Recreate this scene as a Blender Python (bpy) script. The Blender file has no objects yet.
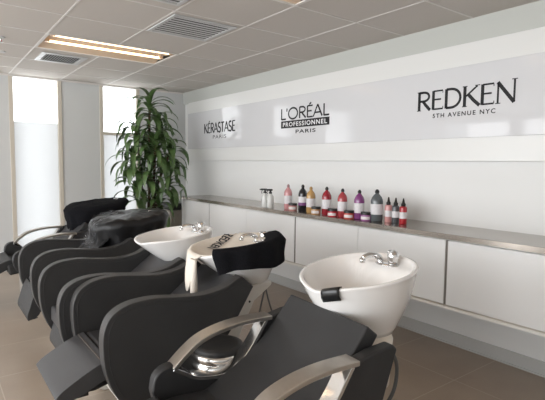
import bpy, bmesh, math, random
from mathutils import Vector, Matrix, noise
random.seed(7)
sc = bpy.context.scene
COL = sc.collection
PI = math.pi

# ---------------------------------------------------------------- camera
CAM = Vector((-3.2716, 0.0, 1.423))
yaw, pit, roll, F = 0.6421, 0.078, 0.0111, 463.13
fw = Vector((math.sin(yaw)*math.cos(pit), math.cos(yaw)*math.cos(pit), -math.sin(pit)))
r_ = fw.cross(Vector((0, 0, 1))).normalized(); u_ = r_.cross(fw)
r2 = r_*math.cos(roll) + u_*math.sin(roll); u2 = -r_*math.sin(roll) + u_*math.cos(roll)
cd = bpy.data.cameras.new('camera'); cam = bpy.data.objects.new('camera', cd); COL.objects.link(cam)
cam.matrix_world = Matrix(((r2.x, u2.x, -fw.x, CAM.x), (r2.y, u2.y, -fw.y, CAM.y), (r2.z, u2.z, -fw.z, CAM.z), (0, 0, 0, 1)))
cd.sensor_width = 36; cd.lens = F/545*36; cd.clip_start = 0.02; cd.clip_end = 200
sc.camera = cam

# ---------------------------------------------------------------- world, daylight, exposure
w = bpy.data.worlds.new('world'); sc.world = w; w.use_nodes = True
w.node_tree.nodes['Background'].inputs[0].default_value = (0.93, 0.97, 1.0, 1)
w.node_tree.nodes['Background'].inputs[1].default_value = 3.2
sc.view_settings.view_transform = 'Standard'; sc.view_settings.look = 'None'
sc.view_settings.gamma = 1; sc.view_settings.exposure = 0.12
def area(name, loc, rot, sx, sy, power, col):
    l = bpy.data.lights.new(name, 'AREA'); l.shape = 'RECTANGLE'; l.size = sx; l.size_y = sy
    l.energy = power; l.color = col
    o = bpy.data.objects.new(name, l); o.location = loc; o.rotation_euler = rot; COL.objects.link(o); return o
# daylight entering through the glazed street side and the window wall
area('daylight_street', (-6.55, 2.6, 1.35), (0, -PI/2, 0), 2.0, 6.4, 195, (0.97, 0.985, 1.0))
area('daylight_window', (-2.09, 6.98, 1.28), (-PI/2, 0, 0), 0.42, 2.4, 6, (0.95, 0.98, 1.0))
area('daylight_window', (-0.98, 6.98, 1.28), (-PI/2, 0, 0), 0.42, 2.4, 6, (0.95, 0.98, 1.0))
area('daylight_window', (-3.5, 6.98, 1.28), (-PI/2, 0, 0), 0.8, 2.4, 12, (0.95, 0.98, 1.0))  # added lamp behind the unseen extra window

# ---------------------------------------------------------------- materials
MATS = {}
def mat(name, col, rough=0.5, metal=0.0, emis=None, es=1.0, noise_s=None, noise_a=0.0, bump=0.0, bscale=200, coat=0.0, trans=0.0, sheen=0.0, spec=None, alpha=1.0):
    if name in MATS: return MATS[name]
    m = bpy.data.materials.new(name); m.use_nodes = True; nt = m.node_tree
    b = nt.nodes['Principled BSDF']
    b.inputs['Base Color'].default_value = (*col, 1); b.inputs['Roughness'].default_value = rough; b.inputs['Metallic'].default_value = metal
    b.inputs['Coat Weight'].default_value = coat; b.inputs['Transmission Weight'].default_value = trans
    b.inputs['Sheen Weight'].default_value = sheen; b.inputs['Alpha'].default_value = alpha
    if spec is not None: b.inputs['Specular IOR Level'].default_value = spec
    if emis: b.inputs['Emission Color'].default_value = (*emis, 1); b.inputs['Emission Strength'].default_value = es
    tc = nt.nodes.new('ShaderNodeTexCoord')
    if noise_s:
        n = nt.nodes.new('ShaderNodeTexNoise'); n.inputs['Scale'].default_value = noise_s; n.inputs['Detail'].default_value = 4
        nt.links.new(tc.outputs['Object'], n.inputs['Vector'])
        mx = nt.nodes.new('ShaderNodeMix'); mx.data_type = 'RGBA'
        mx.inputs[6].default_value = (*[c*(1-noise_a) for c in col], 1); mx.inputs[7].default_value = (*[min(1, c*(1+noise_a)) for c in col], 1)
        nt.links.new(n.outputs['Fac'], mx.inputs[0]); nt.links.new(mx.outputs[2], b.inputs['Base Color'])
    if bump:
        n2 = nt.nodes.new('ShaderNodeTexNoise'); n2.inputs['Scale'].default_value = bscale; n2.inputs['Detail'].default_value = 3
        nt.links.new(tc.outputs['Object'], n2.inputs['Vector'])
        bp = nt.nodes.new('ShaderNodeBump'); bp.inputs['Strength'].default_value = bump; bp.inputs['Distance'].default_value = 0.01
        nt.links.new(n2.outputs['Fac'], bp.inputs['Height']); nt.links.new(bp.outputs['Normal'], b.inputs['Normal'])
    MATS[name] = m; return m
M_wall = mat('wall_paint', (0.75, 0.75, 0.74), 0.55, noise_s=3, noise_a=0.015)
M_gloss = mat('fascia_paint', (0.74, 0.74, 0.725), 0.3, noise_s=2, noise_a=0.01)
M_panel = mat('acrylic_panel', (0.66, 0.66, 0.675), 0.04, spec=0.32, noise_s=1.3, noise_a=0.01)
M_pier = mat('pier_paint', (0.62, 0.63, 0.63), 0.6, noise_s=3, noise_a=0.02)
M_ceil = mat('ceiling_tile', (0.56, 0.52, 0.48), 0.95, noise_s=260, noise_a=0.10, bump=0.15, bscale=300)
M_tbar = mat('ceiling_bar', (0.70, 0.67, 0.64), 0.6, noise_s=10, noise_a=0.03)
M_gap = mat('dark_gap', (0.16, 0.15, 0.14), 0.9, noise_s=10, noise_a=0.03)
M_frame = mat('window_frame', (0.62, 0.57, 0.49), 0.5, noise_s=8, noise_a=0.03)
M_door = mat('cabinet_laminate', (0.80, 0.80, 0.795), 0.35, noise_s=3, noise_a=0.01)
M_carc = mat('cabinet_carcass', (0.80, 0.78, 0.74), 0.4, noise_s=3, noise_a=0.01)
M_groove = mat('cabinet_groove', (0.22, 0.20, 0.18), 0.6, noise_s=20, noise_a=0.05)
M_steel = mat('brushed_counter', (0.34, 0.305, 0.27), 0.18, 0.8, noise_s=6, noise_a=0.03, bump=0.02, bscale=60)
M_edge = mat('counter_edge', (0.55, 0.49, 0.43), 0.25, 0.9, noise_s=2.5, noise_a=0.3)  # lighter, patchy metal: the edge highlight is put into the colour
M_base = mat('skirting', (0.49, 0.49, 0.48), 0.45, noise_s=6, noise_a=0.02)
M_black = mat('chair_leather_black', (0.020, 0.020, 0.021), 0.52, noise_s=9, noise_a=0.25, bump=0.12, bscale=420)
M_side = mat('chair_leather_side', (0.026, 0.0255, 0.026), 0.60, noise_s=9, noise_a=0.2, bump=0.2, bscale=420)
M_char = mat('chair_leather_charcoal', (0.044, 0.043, 0.045), 0.46, noise_s=9, noise_a=0.2, bump=0.12, bscale=420)
M_band = mat('chair_edge_band', (0.043, 0.041, 0.040), 0.52, noise_s=9, noise_a=0.15, bump=0.12, bscale=420)  # same leather as the sides, lightened in colour as a lit rounded edge
M_seam = mat('seam_thread', (0.11, 0.085, 0.065), 0.7, noise_s=40, noise_a=0.1)
M_ceram = mat('ceramic', (0.86, 0.84, 0.82), 0.10, coat=0.5, noise_s=3, noise_a=0.01)
M_shell = mat('base_shell', (0.66, 0.63, 0.58), 0.35, noise_s=4, noise_a=0.02)
M_chrome = mat('chrome', (0.72, 0.72, 0.72), 0.10, 1.0, noise_s=6, noise_a=0.05)
M_satin = mat('satin_chrome', (0.75, 0.74, 0.72), 0.22, 1.0, noise_s=6, noise_a=0.05)
M_alu = mat('brushed_aluminium', (0.60, 0.56, 0.51), 0.33, 1.0, noise_s=30, noise_a=0.10, bump=0.03, bscale=90)
M_rub = mat('black_rubber', (0.010, 0.010, 0.010), 0.28, noise_s=20, noise_a=0.2)
M_hose = mat('hose_grey', (0.10, 0.10, 0.10), 0.45, noise_s=20, noise_a=0.1)
M_towelw = mat('towel_white', (0.84, 0.77, 0.68), 0.95, noise_s=60, noise_a=0.06, bump=0.6, bscale=260)  # white cloth, the warm light on it is put into the colour
M_towelb = mat('towel_black', (0.009, 0.009, 0.011), 0.95, spec=0.1, noise_s=60, noise_a=0.3, bump=0.7, bscale=200)
M_cape = mat('cape_black', (0.009, 0.009, 0.010), 0.36, spec=0.35, noise_s=12, noise_a=0.3, bump=0.5, bscale=14)
M_ink = mat('logo_ink', (0.016, 0.016, 0.018), 0.5, spec=0.25, noise_s=20, noise_a=0.1)
M_inkw = mat('logo_white', (0.80, 0.80, 0.82), 0.35, noise_s=20, noise_a=0.02)
M_leaf = mat('leaf_green', (0.085, 0.152, 0.050), 0.36, noise_s=5, noise_a=0.55)
M_cane = mat('cane_bark', (0.12, 0.085, 0.055), 0.8, noise_s=30, noise_a=0.4, bump=0.4, bscale=60)
M_soil = mat('soil', (0.03, 0.022, 0.016), 0.95, noise_s=60, noise_a=0.4)
M_wick = mat('woven_pot', (0.30, 0.19, 0.12), 0.8, noise_s=50, noise_a=0.5, bump=0.5, bscale=80)
M_vent = mat('vent_metal', (0.56, 0.56, 0.56), 0.4, noise_s=8, noise_a=0.03)
M_ventd = mat('vent_dark', (0.05, 0.05, 0.05), 0.8, noise_s=8, noise_a=0.1)
M_tube = mat('lamp_tube', (1, 0.8, 0.6), 0.5, emis=(1.0, 0.72, 0.44), es=3.6)
M_refl = mat('lamp_reflector', (0.74, 0.58, 0.43), 0.35, noise_s=8, noise_a=0.02)
M_blackp = mat('black_plastic', (0.012, 0.012, 0.012), 0.3, noise_s=20, noise_a=0.1)

def floor_mat():
    m = bpy.data.materials.new('floor_tile'); m.use_nodes = True; nt = m.node_tree; b = nt.nodes['Principled BSDF']
    tc = nt.nodes.new('ShaderNodeTexCoord'); sep = nt.nodes.new('ShaderNodeSeparateXYZ'); nt.links.new(tc.outputs['Object'], sep.inputs[0])
    def line(out, off, step, wd):
        a = nt.nodes.new('ShaderNodeMath'); a.operation = 'SUBTRACT'; a.inputs[1].default_value = off; nt.links.new(out, a.inputs[0])
        d = nt.nodes.new('ShaderNodeMath'); d.operation = 'PINGPONG'; d.inputs[1].default_value = step/2; nt.links.new(a.outputs[0], d.inputs[0])
        l = nt.nodes.new('ShaderNodeMath'); l.operation = 'LESS_THAN'; l.inputs[1].default_value = wd/2; nt.links.new(d.outputs[0], l.inputs[0]); return l
    lx = line(sep.outputs[0], -0.505, 0.61, 0.006); ly = line(sep.outputs[1], 1.656, 0.592, 0.006)
    mxx = nt.nodes.new('ShaderNodeMath'); mxx.operation = 'MAXIMUM'; nt.links.new(lx.outputs[0], mxx.inputs[0]); nt.links.new(ly.outputs[0], mxx.inputs[1])
    n = nt.nodes.new('ShaderNodeTexNoise'); n.inputs['Scale'].default_value = 2.5; n.inputs['Detail'].default_value = 9; nt.links.new(tc.outputs['Object'], n.inputs['Vector'])
    n3 = nt.nodes.new('ShaderNodeTexNoise'); n3.inputs['Scale'].default_value = 90; n3.inputs['Detail'].default_value = 2; nt.links.new(tc.outputs['Object'], n3.inputs['Vector'])
    ad = nt.nodes.new('ShaderNodeMath'); ad.operation = 'MULTIPLY_ADD'; ad.inputs[1].default_value = 0.35; nt.links.new(n3.outputs['Fac'], ad.inputs[0]); nt.links.new(n.outputs['Fac'], ad.inputs[2])
    cr = nt.nodes.new('ShaderNodeMix'); cr.data_type = 'RGBA'; cr.inputs[6].default_value = (0.275, 0.215, 0.165, 1); cr.inputs[7].default_value = (0.40, 0.325, 0.258, 1)
    nt.links.new(ad.outputs[0], cr.inputs[0])
    g = nt.nodes.new('ShaderNodeMix'); g.data_type = 'RGBA'; g.inputs[7].default_value = (0.47, 0.41, 0.34, 1)
    nt.links.new(mxx.outputs[0], g.inputs[0]); nt.links.new(cr.outputs[2], g.inputs[6]); nt.links.new(g.outputs[2], b.inputs['Base Color'])
    b.inputs['Roughness'].default_value = 0.30
    return m
M_floor = floor_mat()

def glass_mat():
    m = bpy.data.materials.new('clear_glass'); m.use_nodes = True; nt = m.node_tree; nt.nodes.remove(nt.nodes['Principled BSDF'])
    t = nt.nodes.new('ShaderNodeBsdfTransparent'); g = nt.nodes.new('ShaderNodeBsdfGlossy'); g.inputs['Roughness'].default_value = 0.02
    mx = nt.nodes.new('ShaderNodeMixShader'); mx.inputs[0].default_value = 0.08
    nt.links.new(t.outputs[0], mx.inputs[1]); nt.links.new(g.outputs[0], mx.inputs[2]); nt.links.new(mx.outputs[0], nt.nodes['Material Output'].inputs[0]); return m
def film_mat():
    m = bpy.data.materials.new('frosted_film'); m.use_nodes = True; nt = m.node_tree; nt.nodes.remove(nt.nodes['Principled BSDF'])
    t = nt.nodes.new('ShaderNodeBsdfTranslucent'); t.inputs[0].default_value = (0.60, 0.60, 0.60, 1)
    d = nt.nodes.new('ShaderNodeBsdfDiffuse'); d.inputs[0].default_value = (0.75, 0.75, 0.75, 1)
    mx = nt.nodes.new('ShaderNodeMixShader'); mx.inputs[0].default_value = 0.25
    nt.links.new(t.outputs[0], mx.inputs[1]); nt.links.new(d.outputs[0], mx.inputs[2]); nt.links.new(mx.outputs[0], nt.nodes['Material Output'].inputs[0]); return m
M_glass = glass_mat(); M_film = film_mat()

# ---------------------------------------------------------------- helpers
def obj(name, bm, m, parent=None, smooth=False, bevel=0.0, seg=3, subsurf=0, angle=None, recalc=True):
    if recalc: bmesh.ops.recalc_face_normals(bm, faces=bm.faces)
    me = bpy.data.meshes.new(name); bm.to_mesh(me); bm.free()
    if isinstance(m, (list, tuple)):
        for x in m: me.materials.append(x)
    else: me.materials.append(m)
    if smooth:
        for p in me.polygons: p.use_smooth = True
    o = bpy.data.objects.new(name, me); COL.objects.link(o)
    if parent: o.parent = parent
    if bevel:
        md = o.modifiers.new('bevel', 'BEVEL'); md.width = bevel; md.segments = seg; md.limit_method = 'ANGLE'; md.angle_limit = math.radians(40); md.harden_normals = False
        for p in me.polygons: p.use_smooth = True
        me.shade_smooth()
        wn = o.modifiers.new('wn', 'WEIGHTED_NORMAL'); wn.keep_sharp = True
    if subsurf:
        md = o.modifiers.new('sub', 'SUBSURF'); md.levels = md.render_levels = subsurf
    return o
def box(bm, a, b, mi=0):
    x0, x1 = sorted((a[0], b[0])); y0, y1 = sorted((a[1], b[1])); z0, z1 = sorted((a[2], b[2]))
    v = [bm.verts.new(p) for p in ((x0,y0,z0),(x1,y0,z0),(x1,y1,z0),(x0,y1,z0),(x0,y0,z1),(x1,y0,z1),(x1,y1,z1),(x0,y1,z1))]
    for f in ((3,2,1,0),(4,5,6,7),(0,1,5,4),(1,2,6,5),(2,3,7,6),(3,0,4,7)):
        bm.faces.new([v[i] for i in f]).material_index = mi
def boxo(name, a, b, m, parent=None, bevel=0.0):
    bm = bmesh.new(); box(bm, a, b); return obj(name, bm, m, parent, bevel=bevel)
def lathe(bm, prof, cx=0, cy=0, z0=0, n=28, mi=0, sx=1, sy=1, cap=True):
    rings = []
    for r, z in prof: rings.append([bm.verts.new((cx+r*sx*math.cos(2*PI*i/n), cy+r*sy*math.sin(2*PI*i/n), z0+z)) for i in range(n)])
    for a, b in zip(rings, rings[1:]):
        for i in range(n): bm.faces.new((a[i], a[(i+1)%n], b[(i+1)%n], b[i])).material_index = mi
    if cap:
        bm.faces.new(rings[0][::-1]).material_index = mi; bm.faces.new(rings[-1]).material_index = mi
def catmull(pts, k=6, closed=False):
    P = [Vector(p) for p in pts]; out = []; n = len(P)
    rng = range(n) if closed else range(n-1)
    for i in rng:
        if closed: p0, p1, p2, p3 = P[(i-1)%n], P[i], P[(i+1)%n], P[(i+2)%n]
        else: p0, p1, p2, p3 = P[max(i-1,0)], P[i], P[i+1], P[min(i+2,n-1)]
        for j in range(k):
            t = j/k
            out.append(0.5*((2*p1)+(p2-p0)*t+(2*p0-5*p1+4*p2-p3)*t*t+(-p0+3*p1-3*p2+p3)*t**3))
    if not closed: out.append(P[-1])
    return out
def tube(bm, pts, r, n=10, mi=0, cap=True):
    P = [Vector(p) for p in pts]; rings = []; rr = r if isinstance(r, (list, tuple)) else [r]*len(P)
    up = Vector((0, 0, 1))
    for i, p in enumerate(P):
        t = (P[min(i+1, len(P)-1)] - P[max(i-1, 0)]).normalized()
        a = t.cross(up)
        if a.length < 1e-3: a = t.cross(Vector((1, 0, 0)))
        a.normalize(); b = a.cross(t); up = b
        rings.append([bm.verts.new(p + a*rr[i]*math.cos(2*PI*k/n) + b*rr[i]*math.sin(2*PI*k/n)) for k in range(n)])
    for A, B in zip(rings, rings[1:]):
        for i in range(n): bm.faces.new((A[i], A[(i+1)%n], B[(i+1)%n], B[i])).material_index = mi
    if cap: bm.faces.new(rings[0][::-1]).material_index = mi; bm.faces.new(rings[-1]).material_index = mi
def prism_xz(bm, pts, y0, y1, mi=0, mi_edge=None):
    A = [bm.verts.new((x, y0, z)) for x, z in pts]; B = [bm.verts.new((x, y1, z)) for x, z in pts]
    bm.faces.new(A).material_index = mi; bm.faces.new(B[::-1]).material_index = mi; n = len(pts)
    for i in range(n): bm.faces.new((A[i], B[i], B[(i+1)%n], A[(i+1)%n])).material_index = mi if mi_edge is None else mi_edge
def ribbon(bm, line, y0, y1, th, mi=0):
    # slab following an xz polyline, thickness th below it
    P = [Vector((x, 0, z)) for x, z in line]; top, bot = [], []
    for i, p in enumerate(P):
        t = (P[min(i+1, len(P)-1)]-P[max(i-1, 0)]).normalized(); nrm = Vector((-t.z, 0, t.x))
        if isinstance(th, (list, tuple)): h = th[i]
        else: h = th
        top.append(p); bot.append(p - nrm*h)
    prism_xz(bm, [(p.x, p.z) for p in top] + [(p.x, p.z) for p in reversed(bot)], y0, y1, mi)
def cm2(pts, k=6, closed=False): return [(p.x, p.y) for p in catmull([(a, b, 0) for a, b in pts], k, closed)]
def empty(name, loc, rz=0):
    o = bpy.data.objects.new(name, None); o.location = loc; o.rotation_euler = (0, 0, rz); o.empty_display_size = 0.1; COL.objects.link(o); return o
def tag(o, label, cat, group=None, kind=None):
    o['label'] = label; o['category'] = cat
    if group: o['group'] = group
    if kind: o['kind'] = kind
    return o
def st(o, label=None):
    o['kind'] = 'structure'
    if label: o['label'] = label
    return o
def dup(root, loc, rz=0):
    r = root.copy(); COL.objects.link(r); r.location = loc; r.rotation_euler = (0, 0, rz)
    for ch in list(root.children):
        c = ch.copy(); COL.objects.link(c); c.parent = r
        for g in ch.children:
            d = g.copy(); COL.objects.link(d); d.parent = c
    return r

# ---------------------------------------------------------------- room shell
HC = 2.515; YW = 6.766; XW = 0.05; XL = -6.3; YF = -2.6
st(boxo('floor', (XL-0.3, YF-0.2, -0.1), (XW+0.2, YW+0.4, 0), M_floor), 'brown stone tile floor')
st(boxo('wall_right', (XW, YF-0.2, 0), (XW+0.2, YW+0.3, HC+0.1), M_wall), 'long white wall behind the counter')
# fascia standing proud of the wall, carrying the brand sign
st(boxo('trim_1', (0.0, YF, 1.459), (XW, 6.56, 2.338), M_gloss, bevel=0.003), 'white raised fascia running along the wall')
st(boxo('trim_5', (0.012, YF, 2.338), (XW, YW, HC), mat('band_grey', (0.51, 0.52, 0.49), 0.6, noise_s=3, noise_a=0.01)), 'grey band between fascia and ceiling')  # band toned darker than the fascia below it
st(boxo('baseboard_right', (XW-0.012, YF, 0.0), (XW, YW, 0.102), M_base, bevel=0.003), 'grey skirting under the counter')
bm = bmesh.new(); box(bm, (XW-0.02, YF, 0.0), (XW-0.012, YW, 0.012)); st(obj('trim_2', bm, M_base), 'thin sealing strip at the foot of the skirting')
# window wall: piers, head and sill
wins = [(-2.40, -1.775), (-1.278, -0.70), (-4.1, -3.05)]  # third window is unseen, added for light and reflections
bm = bmesh.new()
for a, b in ((-0.70, XW+0.0), (-1.775, -1.278), (-3.05, -2.40), (XL, -4.1)): box(bm, (a, YW, 0), (b, YW+0.22, HC+0.1))
for a, b in wins: box(bm, (a, YW, 0), (b, YW+0.22, 0.05))
for a, b in wins: box(bm, (a, YW, HC-0.005), (b, YW+0.22, HC+0.1))
st(obj('wall_back', bm, M_pier), 'pale grey wall piers between the tall windows')
for i, (a, b) in enumerate(wins):
    root = st(empty('window_%d' % (i+1), ((a+b)/2, YW, 0)), 'tall narrow window with frosted lower pane')
    fwid = 0.05; W = b-a
    bm = bmesh.new(); y0, y1 = -0.012, 0.06
    box(bm, (-W/2, y0, 0.05), (-W/2+fwid, y1, HC-0.004)); box(bm, (W/2-fwid, y0, 0.05), (W/2, y1, HC-0.004))
    box(bm, (-W/2+fwid, y0, 0.05), (W/2-fwid, y1, 0.09))
    mz = 1.83
    if i != 0: box(bm, (-W/2+fwid, y0+0.005, mz-0.02), (W/2-fwid, y1, mz+0.02))
    obj('window_frame', bm, M_frame, root, bevel=0.003)
    z1 = mz if i else 1.93
    boxo('frosted_pane', (-W/2+fwid, 0.03, 0.09), (W/2-fwid, 0.034, z1), M_film, root)
    boxo('clear_pane', (-W/2+fwid, 0.036, 0.09), (W/2-fwid, 0.040, HC-0.004), M_glass, root)
# street side and the wall behind the photographer
bm = bmesh.new()
box(bm, (XL-0.2, YF, 0), (XL, YW, 0.32)); box(bm, (XL-0.2, YF, 2.36), (XL, YW, HC+0.1))
for y in (YF, -0.9, 0.9, 2.7, 4.5, 6.35): box(bm, (XL-0.2, y, 0.32), (XL, y+0.25, 2.36))
st(obj('wall_left', bm, M_wall), 'glazed street wall with piers')
st(boxo('wall_front', (XL-0.2, YF-0.2, 0), (XW, YF, HC+0.1), M_wall), 'wall behind the photographer')

# ceiling: opening-free tiles are modelled as panels between the bars, with holes for the fixtures
X0 = -0.5703; Y0 = 1.9384; TX = 0.6082; TY = 0.6164
def cx(i): return X0 - TX*i
def cy(j): return Y0 + TY*j
lights = [(1, 4), (1, 0), (1, -4), (5, 4), (5, 0), (5, -4)]     # (i, j): spans i..i+2 in x and j..j+1 in y
hole = set()
for i, j in lights: hole |= {(i, j), (i+1, j)}
bm = bmesh.new(); bars = bmesh.new()
for i in range(-1, 10):
    for j in range(-8, 9):
        x1, x0 = cx(i), cx(i+1); y0, y1 = cy(j), cy(j+1)
        if i == -1: x1 = XW
        x0 = max(x0, XL); y0 = max(y0, YF); y1 = min(y1, YW)
        if x0 >= x1 or y0 >= y1 or (i, j) in hole: continue
        box(bm, (x0+0.006, y0+0.006, HC), (x1-0.006, y1-0.006, HC+0.02))
box(bm, (XL, YF, HC+0.09), (XW, YW, HC+0.11))
st(obj('ceiling', bm, M_ceil), 'grey beige suspended tile ceiling')
def in_hole(i, j): return (i, j) in hole
for i in range(0, 10):
    x = cx(i)
    if x < XL: continue
    for j in range(-8, 9):
        if in_hole(i-1, j) and in_hole(i, j): continue
        y0, y1 = max(cy(j), YF), min(cy(j+1), YW)
        if y0 < y1: box(bars, (x-0.007, y0, HC-0.003), (x+0.007, y1, HC+0.012))
for j in range(-7, 9):
    y = cy(j)
    if y < YF or y > YW: continue
    box(bars, (XL, y-0.0075, HC-0.0035), (XW, y+0.0075, HC+0.012))
st(obj('trim_3', bars, M_tbar), 'thin metal grid holding the ceiling tiles')
bm = bmesh.new(); box(bm, (XL, YW-0.02, HC-0.022), (XW, YW, HC)); st(obj('trim_4', bm, M_tbar), 'pale ceiling edge angle above the windows')

# ---------------------------------------------------------------- ceiling lights, vents, sprinklers
def ceiling_light():
    root = empty('ceiling_light', (0, 0, 0)); L = TX*2-0.014; Wd = TY-0.015
    bm = bmesh.new(); z0 = 0.0; zt = 0.07
    # tray: two troughs with sloping reflectors and a central ridge
    ys = [(-Wd/2, z0), (-Wd/2+0.005, zt), (-0.20, zt), (-0.03, 0.03), (-0.025, zt), (0.08, zt), (Wd/2, z0)]
    A = [bm.verts.new((-L/2, y, z)) for y, z in ys]; B = [bm.verts.new((L/2, y, z)) for y, z in ys]
    for i in range(len(ys)-1): bm.faces.new((A[i], A[i+1], B[i+1], B[i]))
    for V in (A, B):
        x = V[0].co.x
        t0 = bm.verts.new((x, -Wd/2, 0.075)); t1 = bm.verts.new((x, Wd/2, 0.075))
        bm.faces.new([t0, t1] + [v for v in reversed(V)])
    obj('reflector', bm, M_refl, root)
    bm = bmesh.new(); f = 0.012
    box(bm, (-L/2, -Wd/2, -0.003), (L/2, -Wd/2+f, 0.004)); box(bm, (-L/2, Wd/2-f, -0.003), (L/2, Wd/2, 0.004))
    box(bm, (-L/2, -Wd/2+f, -0.003), (-L/2+f, Wd/2-f, 0.004)); box(bm, (L/2-f, -Wd/2+f, -0.003), (L/2, Wd/2-f, 0.004))
    obj('frame', bm, M_tbar, root)
    for s in (-0.225, 0.02):
        bm = bmesh.new(); tube(bm, [(-L/2+0.05, s, 0.012), (L/2-0.05, s, 0.012)], 0.011, 12)
        t = obj('lamp_tube', bm, M_tube, root, smooth=True)
        for e in (-1, 1):
            boxo('lamp_holder', (e*(L/2-0.05)-0.02, s-0.018, 0.002), (e*(L/2-0.05)+0.02, s+0.018, 0.068), M_refl, t)
    return root
def light_loc(i, j): return ((cx(i)+cx(i+2))/2, (cy(j)+cy(j+1))/2, HC)
L0 = ceiling_light(); L0.location = light_loc(*lights[0])
tag(L0, 'lit ceiling light trough nearest the windows with two warm tubes', 'ceiling light', 'fluorescent ceiling lights')
names = ['lit ceiling light at the top edge of the photo over the front chairs', 'ceiling light behind the photographer on the counter side',
         'ceiling light on the street side near the windows', 'ceiling light on the street side at mid room', 'ceiling light on the street side at the back']
for k, (ij, nm) in enumerate(zip(lights[1:], names)):
    if k >= 1: nm = nm
    o = dup(L0, light_loc(*ij)); tag(o, nm, 'ceiling light', 'fluorescent ceiling lights')
def vent(x0, x1, y0, y1, n, label, along='x', fr=0.03, dark=False):
    root = empty('air_vent', ((x0+x1)/2, (y0+y1)/2, HC)); W = x1-x0; D = y1-y0
    bm = bmesh.new(); z0, z1 = -0.010, -0.002
    box(bm, (-W/2, -D/2, z0), (W/2, -D/2+fr, z1)); box(bm, (-W/2, D/2-fr, z0), (W/2, D/2, z1))
    box(bm, (-W/2, -D/2+fr, z0), (-W/2+fr, D/2-fr, z1)); box(bm, (W/2-fr, -D/2+fr, z0), (W/2, D/2-fr, z1))
    obj('frame', bm, M_vent, root, bevel=0.002)
    boxo('backing', (-W/2+fr, -D/2+fr, -0.004), (W/2-fr, D/2-fr, -0.001), M_ventd, root)
    span = (D if along == 'x' else W) - 2*fr
    for k in range(n):
        c = -span/2 + span*(k+0.5)/n; h = span/n*(0.27 if along == 'x' else .30)
        bm = bmesh.new()
        if along == 'x':
            v = [bm.verts.new(p) for p in ((-W/2+fr, c-h, -0.0075), (W/2-fr, c-h, -0.0075), (W/2-fr, c+h, -0.0075), (-W/2+fr, c+h, -0.0075))]
        else:
            v = [bm.verts.new(p) for p in ((c-h, -D/2+fr, -0.012), (c-h, D/2-fr, -0.012), (c+h, D/2-fr, -0.004), (c+h, -D/2+fr, -0.004))]
        f = bm.faces.new(v); r = bmesh.ops.extrude_face_region(bm, geom=[f])
        bmesh.ops.translate(bm, vec=(0, 0, 0.0015), verts=[e for e in r['geom'] if isinstance(e, bmesh.types.BMVert)])
        obj('slat', bm, M_vent, root)
    return tag(root, label, 'air vent', 'ceiling air vents')
vent(-1.787+0.02, -1.178-0.05, 3.17+0.06, 3.787-0.02, 9, 'wide louvred ceiling vent with nine slats between the two lights')
vent(-2.30, -1.86, 5.16, 5.60, 14, 'small dark louvred ceiling vent near the left window', along='y', fr=0.05)
vent(-2.30, -1.82, 2.60, 3.05, 8, 'louvred ceiling vent cut off by the top edge of the photo')
def sprinkler(x, y, label, full):
    root = empty('sprinkler_head', (x, y, HC))
    bm = bmesh.new(); lathe(bm, [(0.035, 0), (0.035, -0.004), (0.028, -0.010), (0.014, -0.012)], n=20); obj('escutcheon', bm, M_vent, root, smooth=True)
    if full:
        bm = bmesh.new(); lathe(bm, [(0.010, -0.008), (0.010, -0.022), (0.004, -0.03), (0.004, -0.042), (0.018, -0.044), (0.018, -0.047)], n=14); obj('deflector', bm, M_chrome, root, smooth=True)
        bm = bmesh.new(); tube(bm, [(0.006, 0, -0.02), (0.008, 0, -0.042)], 0.003, 6); obj('bulb', bm, mat('bulb_red', (0.5, 0.03, 0.02), 0.3, noise_s=5, noise_a=0.1), root)
    return tag(root, label, 'sprinkler')
sprinkler(-2.70, 4.80, 'ceiling sprinkler with a small red bulb at the left edge', True)
sprinkler(-2.62, 5.42, 'round flush ceiling cap below the sprinkler at the left edge', False)

# ---------------------------------------------------------------- letters
def arc(cx_, cy_, rx, ry, a0, a1, n=10): return [(cx_+rx*math.cos(math.radians(a0+(a1-a0)*i/n)), cy_+ry*math.sin(math.radians(a0+(a1-a0)*i/n))) for i in range(n+1)]
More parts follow.
